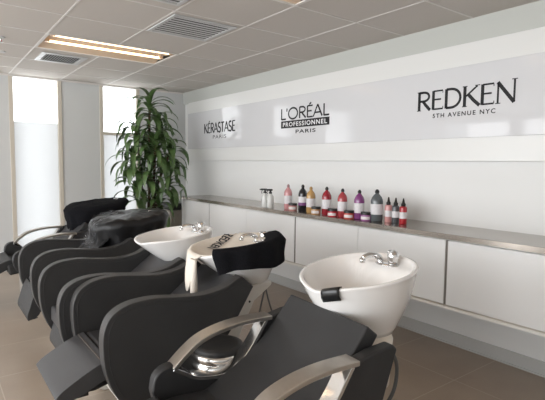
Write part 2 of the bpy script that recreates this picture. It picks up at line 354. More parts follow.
# glyph: (advance, [(points, weight)]) in a unit-high box; weight 1 thick stem, 0 hairline
def G(ch):
    if ch == 'R': return 0.66, [([(.12,0),(.12,1)],1), ([(.12,.97)]+arc(.34,.735,.24,.235,90,-90)+[(.12,.50)],.6), ([(.30,.50),(.42,.30),(.64,.0)],1), ('s',.12,0), ('s',.12,1,-1)]
    if ch == 'E': return 0.58, [([(.12,0),(.12,1)],1), ([(.12,.975),(.54,.975)],.25), ([(.12,.53),(.47,.53)],.25), ([(.12,.025),(.56,.025)],.25), ('v',.54,.975,-1), ('v',.56,.025,1)]
    if ch == 'É': a, s = G('E'); return a, s + [([(.26,1.08),(.42,1.24)],.6)]
    if ch == 'D': return 0.78, [([(.12,0),(.12,1)],1), ([(.12,.975)]+arc(.33,.5,.39,.475,90,-90,16)+[(.12,.025)],.65)]
    if ch == 'K': return 0.70, [([(.12,0),(.12,1)],1), ([(.62,.98),(.14,.48)],.3), ([(.27,.58),(.48,.28),(.72,.0)],1), ('s',.12,0), ('s',.12,1), ('s',.62,1)]
    if ch == 'N': return 0.80, [([(.12,0),(.12,1)],.35), ([(.10,1),(.70,.0)],1), ([(.70,0),(.70,1.06)],.35), ('s',.12,0), ('s',.70,1.06)]
    if ch == 'L': return 0.52, [([(.12,0),(.12,1)],1), ([(.12,.04),(.52,.04)],.6)]
    if ch == "'": return 0.20, [([(.10,1.0),(.08,.72)],.8)]
    if ch == 'O': return 0.92, [(arc(.45,.5,.40,.49,0,360,28),.7)]
    if ch == 'A': return 0.74, [([(.02,0),(.36,1)],.5), ([(.36,1),(.72,0)],1), ([(.14,.34),(.59,.34)],.35)]
    if ch == 'S': return 0.56, [(arc(.28,.745,.20,.225,40,180,8)+arc(.28,.745,.20,.225,190,250,4)+arc(.28,.255,.21,.235,70,-90,9)+arc(.28,.255,.21,.235,-100,-150,4),.8)]
    if ch == 'T': return 0.60, [([(.30,0),(.30,1)],1), ([(.02,.96),(.58,.96)],.5)]
def stroke(bm, pts, w, to3, closed=False):
    P = [Vector((a, b)) for a, b in pts]; L, R = [], []
    for i, p in enumerate(P):
        t0 = (P[i]-P[i-1]).normalized() if i else (P[1]-P[0]).normalized(); t1 = (P[i+1]-P[i]).normalized() if i < len(P)-1 else t0
        t = (t0+t1).normalized(); nrm = Vector((-t.y, t.x)); k = 1/max(0.5, t.dot(t1))
        L.append(p+nrm*w/2*k); R.append(p-nrm*w/2*k)
    for i in range(len(P)-1):
        f = bm.faces.new([bm.verts.new(to3(q)) for q in (L[i], R[i], R[i+1], L[i+1])])
def lettering(name, text, u0, u1, z0, h, thick, thin, parent, m, to_world, serif=True):
    bm = bmesh.new(); adv = sum(G(c)[0] if c != ' ' else .4 for c in text); sx = (u1-u0)/(adv*h); u = 0
    for c in text:
        a, ss = G(c)
        for s in ss:
            if s[0] == 's':
                if serif:
                    q = s; stroke(bm, [((u+q[1]-.10)*h*sx+u0, z0+q[2]*h), ((u+q[1]+.10)*h*sx+u0, z0+q[2]*h)], thin*h*.7, to_world)
            elif s[0] == 'v':
                if serif: stroke(bm, [((u+s[1])*h*sx+u0, z0+s[2]*h), ((u+s[1])*h*sx+u0, z0+(s[2]+s[3]*.13)*h)], thin*h*.7, to_world)
            else:
                wd = (thin + (thick-thin)*s[1])*h
                stroke(bm, [((u+x)*h*sx+u0, z0+z*h) for x, z in s[0]], wd, to_world)
        u += a
    o = obj(name, bm, m, parent, recalc=False); return o
def text_mesh(name, text, m, parent, u0, u1, z0, h, to_world, bold=False, space=1.0):
    cu = bpy.data.curves.new(name, 'FONT'); cu.body = text; cu.size = 1; cu.space_character = space
    if bold: cu.offset = 0.02
    tmp = bpy.data.objects.new('tmp', cu); COL.objects.link(tmp)
    dg = bpy.context.evaluated_depsgraph_get(); me = bpy.data.meshes.new_from_object(tmp.evaluated_get(dg)); bpy.data.objects.remove(tmp)
    xs = [v.co.x for v in me.vertices]; ys = [v.co.y for v in me.vertices]; a, b, c, d = min(xs), max(xs), min(ys), max(ys)
    for v in me.vertices:
        v.co = to_world(Vector((u0+(v.co.x-a)/(b-a)*(u1-u0), z0+(v.co.y-c)/(d-c)*h)))
    me.name = name; me.materials.clear(); me.materials.append(m)
    o = bpy.data.objects.new(name, me); COL.objects.link(o); o.parent = parent; return o

# sign panel on the fascia
PX = -0.016
sign = empty('sign_panel', (0, 3.0, 1.635))
tag(sign, 'long glossy white wall sign carrying three haircare brand names', 'sign')
boxo('panel', (PX, YF+0.3-3.0, 0), (0, 6.548-3.0, 0.535), M_panel, sign, bevel=0.002)
def sw(e): return lambda q: Vector((PX-e, q.x*-1 - 3.0, q.y - 1.635))       # u = -y
lettering('lettering', 'REDKEN', -2.385, -1.575, 1.866, 0.148, 0.170, 0.060, sign, M_ink, sw(0.001))
text_mesh('lettering', '5TH AVENUE NYC', M_ink, sign, -2.232, -1.722, 1.800, 0.034, sw(0.001), bold=True, space=1.3)
lettering('lettering', "L'ORÉAL", -4.22, -3.42, 1.918, 0.122, 0.17, 0.12, sign, M_ink, sw(0.001), serif=False)
bm = bmesh.new(); v = [bm.verts.new(sw(0.001)(Vector(q))) for q in ((-4.205, 1.822), (-3.415, 1.822), (-3.415, 1.902), (-4.205, 1.902))]; bm.faces.new(v)
bar = obj('name_bar', bm, M_ink, sign, recalc=False)
text_mesh('bar_lettering', 'PROFESSIONNEL', M_inkw, bar, -4.17, -3.45, 1.838, 0.048, sw(0.002), bold=True, space=1.2)
text_mesh('lettering', 'PARIS', M_ink, sign, -3.945, -3.62, 1.758, 0.040, sw(0.001), bold=True, space=1.15)
lettering('lettering', 'KÉRASTASE', -6.03, -5.18, 1.85, 0.135, 0.20, 0.09, sign, M_ink, sw(0.001), serif=False)
text_mesh('lettering', 'PARIS', M_ink, sign, -5.77, -5.41, 1.765, 0.050, sw(0.001), space=1.15)

# ---------------------------------------------------------------- wall-hung counter
CT = 0.960; CB = 0.925; XF = -0.45; YE = 5.955; YS = -1.6
ct = boxo('counter_top', (XF+.004, YS, CB), (XW, YE, CT), M_steel, bevel=0.003)
boxo('front_edge', (XF, YS, CB-.001), (XF+.004, YE, CT-.001), M_edge, ct)
tag(ct, 'long brushed metal counter top fixed along the white wall', 'counter')
seams = [YE-0.03, 5.135, 3.43, 1.80, 0.15, -1.5]
for k in range(len(seams)-1):
    y1, y0 = seams[k], seams[k+1]; mid = (y0+y1)/2
    root = empty('wall_cabinet', (XF, mid, 0.44))
    tag(root, ['white wall-hung cabinet at the far end beside the plant', 'white wall-hung cabinet behind the third and second basins',
               'white wall-hung cabinet behind the nearest basin', 'white wall-hung cabinet at the right edge of the photo', 'white wall-hung cabinet nearest the photographer'][k], 'cabinet', 'cabinets under the counter')
    h = (y1-y0)/2
    boxo('body', (0.045, -h+0.001, 0.0), (XW-XF-0.001, h-0.001, CB-0.44-0.001), M_carc, root)
    boxo('base_rail', (0.012, -h+0.001, 0.0), (0.044, h-0.001, 0.018), M_carc, root)
    boxo('bottom_track', (0.022, -h+0.001, 0.018), (0.044, h-0.001, 0.026), M_alu, root)
    if k == 0: spans = [(-h, h)]
    else: spans = [(-h, 0), (0, h)]
    for q, (a, b) in enumerate(spans):
        e0 = 0.010 if a == -h else 0.0015; e1 = 0.010 if b == h else 0.0015
        boxo('door', (0.020, a+e0, 0.027), (0.043, b-e1, CB-0.44-0.012), M_door, root, bevel=0.0015)
    boxo('edge_strip', (0.024, -h+0.0015, 0.027), (0.043, -h+0.009, CB-0.44-0.012), M_groove, root)
    boxo('edge_strip', (0.024, h-0.009, 0.027), (0.043, h-0.0015, CB-0.44-0.012), M_groove, root)

# ---------------------------------------------------------------- bottles and jars on the counter
def bottle(x, y, h, r, col, label, capm=None, band=None):
    root = empty('shampoo_bottle', (x, y, CT)); cm = mat('bottle_'+label[:18].replace(' ', '_'), col, 0.22, coat=0.4, noise_s=5, noise_a=0.08)
    bm = bmesh.new()
    lathe(bm, [(r*.9, 0.0), (r, .008), (r, h*.62), (r*.97, h*.68), (r*.80, h*.76), (r*.50, h*.83), (r*.30, h*.865), (r*.28, h*.90)], n=28)
    obj('body', bm, cm, root, smooth=True)
    bm = bmesh.new(); lathe(bm, [(r*.34, h*.885), (r*.36, h*.89), (r*.36, h*.96), (r*.22, h*.975), (r*.20, h)], n=20); obj('cap', bm, capm or M_blackp, root, smooth=True)
    bm = bmesh.new(); lathe(bm, [(r*1.012, h*.22), (r*1.012, h*.55)], n=28, cap=False); lb = obj('label', bm, mat('bottle_label', (0.72, 0.70, 0.72), 0.5, noise_s=70, noise_a=0.12), root, smooth=True)
    if band:
        bm = bmesh.new(); lathe(bm, [(r*1.02, h*.22), (r*1.02, h*.33)], n=28, cap=False); obj('label_band', bm, band, lb, smooth=True)
    return tag(root, label, 'bottle', 'large bottles on the counter')
def jar(x, y, col, label):
    root = empty('treatment_jar', (x, y, CT)); cm = mat('jar_'+label[:22].replace(' ', '_'), col, 0.3, coat=0.3, noise_s=5, noise_a=0.06); r = 0.043
    bm = bmesh.new(); lathe(bm, [(r*.94, 0), (r, .004), (r, .046), (r*.97, .050)], n=26); obj('body', bm, cm, root, smooth=True)
    bm = bmesh.new(); lathe(bm, [(r*1.02, .050), (r*1.03, .052), (r*1.03, .070), (r*.98, .073)], n=26); obj('lid', bm, M_blackp, root, smooth=True)
    bm = bmesh.new(); n = 12; A = [[bm.verts.new((r*1.015*math.cos(math.radians(a)), r*1.015*math.sin(math.radians(a)), z)) for a in [150+k*10 for k in range(n+1)]] for z in (.012, .036)]
    for k in range(n): bm.faces.new((A[0][k], A[0][k+1], A[1][k+1], A[1][k]))
    obj('label', bm, mat('jar_label', (0.75, 0.72, 0.72), 0.5, noise_s=70, noise_a=0.1), root, smooth=True)
    return tag(root, label, 'jar', 'treatment jars on the counter')
PINK = (0.62, 0.30, 0.30)
purple_band = mat('label_purple', (0.20, 0.06, 0.20), 0.4, noise_s=5, noise_a=0.1)
bottle(-0.295, 3.712, 0.255, 0.042, (0.58, 0.27, 0.28), 'pale pink shampoo bottle, leftmost of the large bottles', mat('cap_pink', (0.40, 0.25, 0.26), 0.35, noise_s=5, noise_a=0.1))
jar(-0.335, 3.585, (0.60, 0.27, 0.25), 'pink jar with black lid between the pink and black bottles')
bottle(-0.30, 3.475, 0.262, 0.043, (0.012, 0.012, 0.016), 'black bottle with a purple banded label', band=purple_band)
bottle(-0.33, 3.320, 0.250, 0.043, (0.50, 0.30, 0.11), 'golden amber bottle right of the black bottle', mat('cap_gold', (0.42, 0.26, 0.10), 0.3, noise_s=5, noise_a=0.1))
jar(-0.385, 3.185, (0.55, 0.30, 0.13), 'amber jar with black lid between the golden and red bottles')
bottle(-0.322, 3.110, 0.258, 0.044, (0.30, 0.018, 0.03), 'red bottle just right of the amber jar')
jar(-0.385, 2.965, (0.50, 0.012, 0.03), 'crimson jar with black lid between the two red bottles')
bottle(-0.335, 2.895, 0.252, 0.043, (0.40, 0.05, 0.06), 'second red bottle, left of the orange red jar')
jar(-0.375, 2.775, (0.58, 0.10, 0.07), 'orange red jar with black lid left of the purple bottle')
bottle(-0.318, 2.712, 0.250, 0.044, (0.21, 0.05, 0.19), 'purple bottle between two jars')
jar(-0.35, 2.605, (0.36, 0.13, 0.33), 'lilac jar with black lid left of the grey bottle')
bottle(-0.300, 2.535, 0.262, 0.050, (0.10, 0.115, 0.125), 'grey bottle, rightmost of the large bottles')
def nozzle(x, y, col, label):
    root = empty('nozzle_bottle', (x, y, CT)); r = 0.029; cm = mat('nozzle_'+label[:12].replace(' ', '_'), col, 0.3, coat=0.3, noise_s=5, noise_a=0.08)
    bm = bmesh.new(); lathe(bm, [(r*.94, 0), (r, .005), (r, .128), (r*.9, .138), (r*.5, .142)], n=22); obj('body', bm, cm, root, smooth=True)
    bm = bmesh.new(); lathe(bm, [(r*.62, .140), (r*.62, .160), (r*.40, .166), (r*.22, .196), (r*.12, .204)], n=18); obj('nozzle', bm, M_blackp, root, smooth=True)
    bm = bmesh.new(); lathe(bm, [(r*1.015, .045), (r*1.015, .095)], n=22, cap=False); obj('label', bm, MATS['bottle_label'], root, smooth=True)
    return tag(root, label, 'bottle', 'small nozzle bottles at the right end of the products')
nozzle(-0.262, 2.445, (0.60, 0.29, 0.28), 'pink nozzle bottle, leftmost of the three small ones')
nozzle(-0.265, 2.370, (0.08, 0.085, 0.095), 'dark grey nozzle bottle, middle of the three small ones')
nozzle(-0.270, 2.292, (0.42, 0.02, 0.03), 'red nozzle bottle, rightmost of the three small ones')
def spray(x, y, rz, label):
    root = empty('spray_bottle', (x, y, CT), rz); r = 0.037
    bm = bmesh.new(); lathe(bm, [(r*.95, 0), (r, .006), (r, .105), (r*.85, .125), (r*.45, .140), (r*.42, .150)], n=24)
    obj('body', bm, mat('spray_plastic', (0.70, 0.71, 0.69), 0.25, coat=0.2, noise_s=5, noise_a=0.03), root, smooth=True)
    bm = bmesh.new(); lathe(bm, [(.018, .148), (.018, .165), (.010, .168), (.010, .178)], n=14)
    box(bm, (-.045, -.010, .178), (.022, .010, .198)); box(bm, (-.058, -.007, .181), (-.045, .007, .194)); hd = obj('spray_head', bm, M_blackp, root, bevel=0.003)
    bm = bmesh.new(); tube(bm, catmull([(-.028, 0, .180), (-.036, 0, .160), (-.030, 0, .142)], 4), .004, 6); obj('trigger', bm, M_blackp, hd, smooth=True)
    bm = bmesh.new(); box(bm, (-.0385, -.016, .050), (-.030, .016, .082)); obj('label', bm, mat('spray_label', (0.36, 0.37, 0.36), 0.5, noise_s=50, noise_a=0.1), root)
    return tag(root, label, 'spray bottle', 'spray bottles at the far end of the products')
spray(-0.36, 4.03, math.radians(-40), 'white spray bottle with black head, left one of the two')
spray(-0.365, 3.925, math.radians(-30), 'white spray bottle with black head, right one beside the other')

# ---------------------------------------------------------------- backwash units
def basin_fn(kind):
    if kind == 'A': return dict(rx=.277, ry=.252, z=.945, tilt=.13, nx=.050, nz=.655, nr=(.150, .135), depth=.165, dip=.035, pw=1.25)
    return dict(rx=.277, ry=.240, z=.932, tilt=.11, nx=.13, nz=.66, nr=(.065, .10), depth=.125, dip=.020, pw=1.0)
def rim(p, th):
    # slightly egg-shaped outline, neck cut-out at the user's side (-x)
    c, s = math.cos(th), math.sin(th)
    x = p['rx']*c; y = p['ry']*s*(1 + 0.06*c)
    d = math.atan2(s, -c); dip = p['dip']*math.exp(-(d/0.42)**2)
    x += 0.030*math.exp(-(d/0.38)**2)
    return Vector((x, y, p['z'] + p['tilt']*x - dip))
def inner_z(p, th, s):
    R = rim(p, th); x = R.x*s*.95; y = R.y*s*.95
    zr = p['z'] + p['tilt']*x
    bowl = R.z*s**2 + zr*(1-s**2) - p['depth']*(1-s**3.2)
    # flat deck for the tap at the rear
    k = max(0.0, min(1.0, (x-0.105)/0.05)); k = k*k*(3-2*k)
    deck = p['z'] + p['tilt']*x - 0.026*(1-s**8) - 0.004
    return x, y, bowl*(1-k) + max(bowl, deck)*k
def basin_mesh(p):
    bm = bmesh.new(); N = 72; rings = []
    def ring(f): rings.append([bm.verts.new(f(2*PI*i/N)) for i in range(N)])
    K = 12
    for k in range(K+1):
        t = k/K
        def f(th, t=t):
            R = rim(p, th); b = Vector((p['nx'] + p['nr'][0]*math.cos(th), p['nr'][1]*math.sin(th), p['nz']))
            e = t**p['pw']; q = b.lerp(R, e*0.6 + 0.4*t) ; q.z = b.z + (R.z-0.012-b.z)*t
            bulge = math.sin(PI*t)*0.018; q.x += math.cos(th)*bulge; q.y += math.sin(th)*bulge; return q
        ring(f)
    ring(lambda th: rim(p, th)*1.0 + Vector((math.cos(th)*.004, math.sin(th)*.004, -.006)))
    ring(lambda th: rim(p, th) + Vector((math.cos(th)*.001, math.sin(th)*.001, 0)))
    ring(lambda th: Vector((rim(p, th).x*.975, rim(p, th).y*.975, rim(p, th).z+.001)))
    for s in (1.0, .985, .95, .9, .8, .68, .55, .42, .3, .18, .08):
        ring(lambda th, s=s: Vector(inner_z(p, th, s)))
    for a, b in zip(rings, rings[1:]):
        for i in range(N): bm.faces.new((a[i], a[(i+1)%N], b[(i+1)%N], b[i]))
    bm.faces.new(rings[0][::-1]); bm.faces.new(rings[-1])
    return bm
def faucet(root, p, off):
    fx = p['rx']*.72; dz = p['z']+p['tilt']*fx-.028
    bm = bmesh.new()
    box_pts = [(.030, 0), (.030, .004), (.024, .008)]
    lathe(bm, [(.046, 0), (.046, .004), (.036, .009), (.010, .010)], fx, 0, dz, 24, sy=1.5)
    # spout
    sp = catmull([(fx-.005, .045, dz+.005), (fx-.010, .044, dz+.026), (fx-.04, .048, dz+.040), (fx-.08, .054, dz+.042), (fx-.108, .058, dz+.030)], 5)
    tube(bm, sp, [.0165 - .004*i/len(sp) for i in range(len(sp))], 12)
    lathe(bm, [(.0135, 0), (.0145, .020)], fx-.110, .0585, dz+.010, 12)
    fa = obj('faucet', bm, M_chrome, root, smooth=True); fa.location = off
    bm = bmesh.new()
    lathe(bm, [(.022, 0), (.025, .022), (.028, .044), (.023, .062), (.008, .070)], fx+.004, -.030, dz+.004, 20)
    hd = catmull([(fx+.006, -.030, dz+.058), (fx-.012, -.032, dz+.068), (fx-.036, -.036, dz+.070)], 4)
    tube(bm, hd, [.012, .012, .011, .010, .010, .009, .008, .007, .006][:len(hd)], 10)
    obj('faucet_handle', bm, M_chrome, fa, smooth=True)
def add_basin(root, kind, off=(0, 0, 0)):
    p = basin_fn(kind)
    b = obj('basin', basin_mesh(p), M_ceram, root, smooth=True)
    # drain
    bm = bmesh.new(); _, _, zb = inner_z(p, 0, .08); lathe(bm, [(.024, 0), (.024, .003), (.014, .002)], 0, 0, zb, 20); obj('drain', bm, M_chrome, b, smooth=True)
    b.location = off; faucet(root, p, off)
    if kind == 'B': return b
    # neck rest: rubber saddle over the cut-out
    bm = bmesh.new(); prev = None
    T = [PI + math.radians(a) for a in range(15, 37, 3)]
    prof = [(.006, -.046), (-.006, -.026), (-.008, -.004), (-.002, .004), (.008, .004)]
    rows = []
    for th in T:
        R = rim(p, th); rows.append([bm.verts.new((R.x + a, R.y, R.z + c)) for a, c in prof])
    for A, B in zip(rows, rows[1:]):
        for i in range(len(prof)-1): bm.faces.new((A[i], A[i+1], B[i+1], B[i]))
    nr = obj('neck_rest', bm, M_rub, b, smooth=True); md = nr.modifiers.new('s', 'SOLIDIFY'); md.thickness = 0.006; md.offset = 1
    return b

# ---- type B: high sculpted side panels, raised leg rest
def unit_B(legrest_up, boff=(0, 0, 0), lx=0.0):
    root = empty('backwash_unit', (0, 0, 0)); X = -1.78       # local x = world x - X
    def L(pts): return [(a-X, b) for a, b in pts]
    prof = [(-2.662, .60), (-2.650, .675), (-2.615, .728), (-2.54, .764), (-2.42, .773), (-2.28, .757), (-2.15, .748), (-2.03, .765), (-1.95, .800), (-1.918, .812)]
    front = [(-2.42, .20), (-2.52, .235), (-2.60, .33), (-2.65, .46)]
    outline = cm2(L(front + prof), 4) + L([(-1.842, .745), (-1.90, .655), (-1.965, .555), (-2.05, .44), (-2.18, .30), (-2.32, .215)])
    for s in (-1, 1):
        y0, y1 = s*.235, s*.302
        bm = bmesh.new(); prism_xz(bm, outline, y0, y1, 0, 1)
        sp = obj('side_panel', bm, [M_side, M_band], root, bevel=.028, seg=6)
        # stitched seam near the edge on both faces
        line = cm2(L(front + prof), 4); cxm = -2.28-X; czm = .5
        for yy in (y0 - s*.001, y1 + s*.001):
            bm = bmesh.new(); pts = []
            for i in range(1, len(line)-1):
                t = Vector((line[i+1][0]-line[i-1][0], 0, line[i+1][1]-line[i-1][1])).normalized(); n = Vector((t.z, 0, -t.x))
                pts.append(Vector((line[i][0], yy, line[i][1])) + n*.024)
            tube(bm, pts, .0014, 6); obj('seam', bm, M_side, sp, smooth=True)
    # seat
    bm = bmesh.new(); ribbon(bm, cm2(L([(-2.60, .490), (-2.50, .487), (-2.36, .482), (-2.26, .488)]), 4), -.230, .230, .10); obj('seat', bm, M_char, root, bevel=.018, seg=4)
    bm = bmesh.new(); ribbon(bm, cm2(L([(-2.32, .478), (-2.20, .545), (-2.06, .650), (-1.95, .735), (-1.875, .785)]), 5), -.230, .230, .085); obj('backrest', bm, M_char, root, bevel=.018, seg=4)
    # leg rest
    if legrest_up: pts = [(-2.612, .492), (-2.68, .470), (-2.76, .430), (-2.825, .392), (-2.852, .365)]; th = [.085, .085, .08, .065, .045]
    else: pts = [(-2.600, .475), (-2.628, .420), (-2.650, .350), (-2.668, .290), (-2.665, .255)]; th = [.085, .085, .085, .07, .05]
    c = cm2(L(pts), 4); tt = [th[min(int(i/4), 3)]*(1-(i/4 % 1)) + th[min(int(i/4)+1, 4)]*(i/4 % 1) for i in range(len(c))]
    bm = bmesh.new(); ribbon(bm, list(reversed(c)), -.226, .226, list(reversed(tt))); lr = obj('leg_rest', bm, M_char if legrest_up else M_side, root, bevel=.016, seg=4)
    if legrest_up:
        bm = bmesh.new(); tube(bm, [(-2.640-X, -.224, .484), (-2.640-X, .224, .484)], .0022, 6); obj('seam', bm, M_seam, lr, smooth=True)
        bm = bmesh.new()
        for s in (-1, 1): tube(bm, [(-2.50-X, s*.15, .38), (-2.66-X, s*.15, .34), (-2.78-X, s*.15, .345)], .014, 8)
        box(bm, (-2.80-X, -.19, .330), (-2.70-X, .19, .352)); obj('leg_rest_bracket', bm, M_rub, lr)
    # white shell base
    shell = [(-2.53, .385), (-2.53, .21), (-2.42, .03), (-2.38, 0), (-1.96, 0), (-1.92, .03), (-1.87, .28), (-1.82, .41), (-1.72, .60), (-1.59, .68), (-1.59, .71), (-1.74, .70), (-1.95, .52), (-2.08, .42), (-2.3, .385)]
    bm = bmesh.new(); prism_xz(bm, L(shell), -.14, .14); obj('base', bm, M_shell, root, bevel=.022, seg=4)
    bm = bmesh.new(); lathe(bm, [(.007, 0), (.007, .002)], 0, 0, 0, 12); bmesh.ops.rotate(bm, verts=bm.verts, cent=(0,0,0), matrix=Matrix.Rotation(PI/2, 3, 'X')); bmesh.ops.translate(bm, verts=bm.verts, vec=(-1.76-X, -.142, .605)); obj('bolt', bm, M_rub, root)
    # supply hoses behind
    for P in ([(-1.60-X, -.08, .66), (-1.66-X, -.10, .50), (-1.72-X, -.10, .25), (-1.74-X, -.10, .005)], [(-1.59-X, -.06, .66), (-1.55-X, -.08, .50), (-1.46-X, -.09, .30), (-1.42-X, -.09, .005)]):
        bm = bmesh.new(); tube(bm, catmull(P, 6), .0055, 8); obj('hose', bm, M_hose, root, smooth=True)
    b = add_basin(root, 'B', boff); lr.location = (lx, 0, 0)
    return root
# ---- type A: aluminium loop arms
def unit_A():
    root = empty('backwash_unit', (0, 0, 0)); X = -1.65
    def L(pts): return [(a-X, b) for a, b in pts]
    outline = L([(-2.52, .34), (-2.57, .42)]) + cm2(L([(-2.585, .48), (-2.572, .540), (-2.53, .572), (-2.475, .572), (-2.43, .535), (-2.38, .500), (-2.27, .482), (-2.19, .505), (-2.12, .575), (-2.055, .668), (-2.02, .702)]), 4) + L([(-1.93, .722), (-1.825, .730), (-1.805, .710), (-1.845, .60), (-1.90, .45), (-1.96, .34), (-2.2, .30)])
    for s in (-1, 1):
        y0, y1 = s*.268, s*.325
        bm = bmesh.new(); prism_xz(bm, outline, y0, y1); obj('side_panel', bm, M_black, root, bevel=.010, seg=3)
        arm = cm2(L([(-2.500, .568), (-2.44, .622), (-2.37, .668), (-2.27, .698), (-2.15, .712), (-2.01, .712)]), 5)
        bm = bmesh.new(); ribbon(bm, arm, s*.256, s*.334, .020); ar = obj('armrest', bm, M_alu, root, bevel=.004, seg=3)
        lp = cm2(L([(-2.49, .570), (-2.44, .540), (-2.385, .508), (-2.27, .491), (-2.195, .514), (-2.125, .584), (-2.062, .676), (-2.045, .700)]), 5)
        bm = bmesh.new(); ribbon(bm, lp, s*.258, s*.331, .018); obj('arm_loop', bm, M_chrome, ar, bevel=.003, seg=2)
    bm = bmesh.new(); ribbon(bm, cm2(L([(-2.62, .435), (-2.50, .452), (-2.38, .445), (-2.28, .450)]), 4), -.262, .262, .10); obj('seat', bm, M_black, root, bevel=.02, seg=4)
    bm = bmesh.new(); ribbon(bm, cm2(L([(-2.36, .440), (-2.26, .492), (-2.14, .560), (-2.04, .645), (-1.95, .745), (-1.905, .800)]), 5), -.262, .262, .075); obj('backrest', bm, M_black, root, bevel=.016, seg=4)
    bm = bmesh.new(); ribbon(bm, list(reversed(cm2(L([(-2.58, .490), (-2.66, .465), (-2.82, .385), (-2.96, .300), (-3.02, .255)]), 4))), -.24, .24, .085); obj('leg_rest', bm, M_black, root, bevel=.018, seg=4)
    shell = [(-2.48, .30), (-2.46, 0), (-1.95, 0), (-1.90, .03), (-1.80, .30), (-1.70, .50), (-1.70, .60), (-1.95, .42), (-2.1, .32)]
    bm = bmesh.new(); prism_xz(bm, L(shell), -.15, .15); obj('base', bm, M_shell, root, bevel=.02, seg=3)
    bm = bmesh.new(); lathe(bm, [(.110, .40), (.112, .50), (.104, .56), (.104, .575), (.118, .585), (.120, .615), (.112, .635), (.116, .655), (.118, .668)], .020, .02, 0, 40, sy=1.0); obj('collar', bm, mat('collar_plastic', (0.80, 0.74, 0.66), 0.4, noise_s=6, noise_a=0.03), root, smooth=True)
    bm = bmesh.new(); lathe(bm, [(.075, 0), (.075, .40)], .02, .02, 0, 30); obj('column', bm, M_shell, root, smooth=True)
    bm = bmesh.new(); tube(bm, catmull([(.05, -.05, .60), (.115, -.07, .52), (.13, -.07, .42), (.10, -.06, .32), (.02, -.02, .22)], 6), .009, 10); obj('hose', bm, M_hose, root, smooth=True)
    add_basin(root, 'A', (-.045, .03, 0)); return root

A1 = unit_A(); A1.location = (-1.65, 1.42, 0); A1.rotation_euler = (0, 0, math.radians(-4))
tag(A1, 'nearest backwash chair, black with aluminium loop arms and an uncovered white basin', 'salon chair', 'hair washing chairs in a row')
B2 = unit_B(True); B2.location = (-1.78, 2.38, 0)
tag(B2, 'black backwash chair with raised leg rest, its basin lined with a branded towel', 'salon chair', 'hair washing chairs in a row')
B3 = unit_B(False, (-.065, 0, 0), .055); B3.location = (-1.835, 2.99, 0)
tag(B3, 'charcoal backwash chair with bare white basin, third from the front', 'salon chair', 'hair washing chairs in a row')
B4 = dup(B3, (-1.815, 3.94, 0)); [setattr(c, 'location', (-.015, 0, 0)) for c in B4.children if c.name.startswith('leg_rest')]; tag(B4, 'charcoal backwash chair under the shiny black cape, leg rest hanging down', 'salon chair', 'hair washing chairs in a row')
A5 = dup(A1, (-1.72, 5.20, 0)); tag(A5, 'farthest backwash chair by the window, aluminium arms and black towel on its basin', 'salon chair', 'hair washing chairs in a row')

# ---------------------------------------------------------------- stool between the two front chairs
st_ = empty('stool', (-2.165, 1.905, 0)); tag(st_, 'small round black stool with chrome rim, seen through the near chair arm', 'stool')
bm = bmesh.new(); lathe(bm, [(.10, .525), (.118, .528), (.120, .535), (.118, .550), (.09, .557), (.01, .559)], n=36); obj('seat', bm, M_black, st_, smooth=True)
bm = bmesh.new(); lathe(bm, [(.118, .440), (.127, .444), (.127, .482), (.121, .485), (.121, .491), (.128, .494), (.128, .524), (.118, .528)], n=36); obj('rim', bm, M_satin, st_, smooth=True)
bm = bmesh.new(); lathe(bm, [(.022, .06), (.022, .44)], n=16); obj('column', bm, M_chrome, st_, smooth=True)
bm = bmesh.new(); lathe(bm, [(.115, 0), (.118, .012), (.07, .035), (.03, .06)], n=30); obj('base', bm, M_chrome, st_, smooth=True)

# ---------------------------------------------------------------- towels and capes
def hnoise(x, y, z=0, s=1.0): return noise.noise(Vector((x*s, y*s, z*s)))
pB = basin_fn('B'); O2 = Vector((-1.78, 2.38, 0))
# white branded towel lying in basin 2
def towel_z(x, y):
    th = math.atan2(y/pB['ry'], x/pB['rx']); R = rim(pB, th); s = math.hypot(x, y)/math.hypot(R.x, R.y)
    if s <= 1:
        zr = pB['z']+pB['tilt']*x
        z = R.z*s**2 + zr*(1-s**2) - 0.050*(1-s**3) + 0.006
    else:
        z = R.z + .008 - max(0, s-1.0)*.9*.30
    return z + hnoise(x, y, 3, 12)*.006*min(1, abs(1.2-s)*2), s
bm = bmesh.new(); NU, NV = 46, 34; grid = []
for i in range(NU+1):
    row = []
    for j in range(NV+1):
        u = i/NU; v = j/NV
        # cloth sheet in basin plan, a bit turned; front corners hang outside
        y = -.185 + v*.45; x0_ = -.222 - .11*math.exp(-((y-.07)/.09)**2); x = x0_ + u*(.262-x0_)
        z, s = towel_z(x, y)
        if s > 1.02:
            # past the rim: hug the outer side and fall
            th = math.atan2(y/pB['ry'], x/pB['rx']); R = rim(pB, th); over = (s-1.02)*.30
            d = Vector((x, y)).normalized(); x = R.x + d.x*(.014+over*.25); y = R.y + d.y*(.014+over*.25); z = R.z + .006 - over*(1.5 + .9*max(0, -math.cos(th))) + hnoise(x, y, 1, 14)*.012
        row.append(bm.verts.new((x, y, z)))
    grid.append(row)
for i in range(NU):
    for j in range(NV): bm.faces.new((grid[i][j], grid[i+1][j], grid[i+1][j+1], grid[i][j+1]))
tw = obj('towel', bm, M_towelw, None, smooth=True); tw.location = O2
md = tw.modifiers.new('s', 'SOLIDIFY'); md.thickness = .006; md.offset = 1
tag(tw, 'white salon towel with warm-lit tint and brand lettering lining the second basin', 'towel')
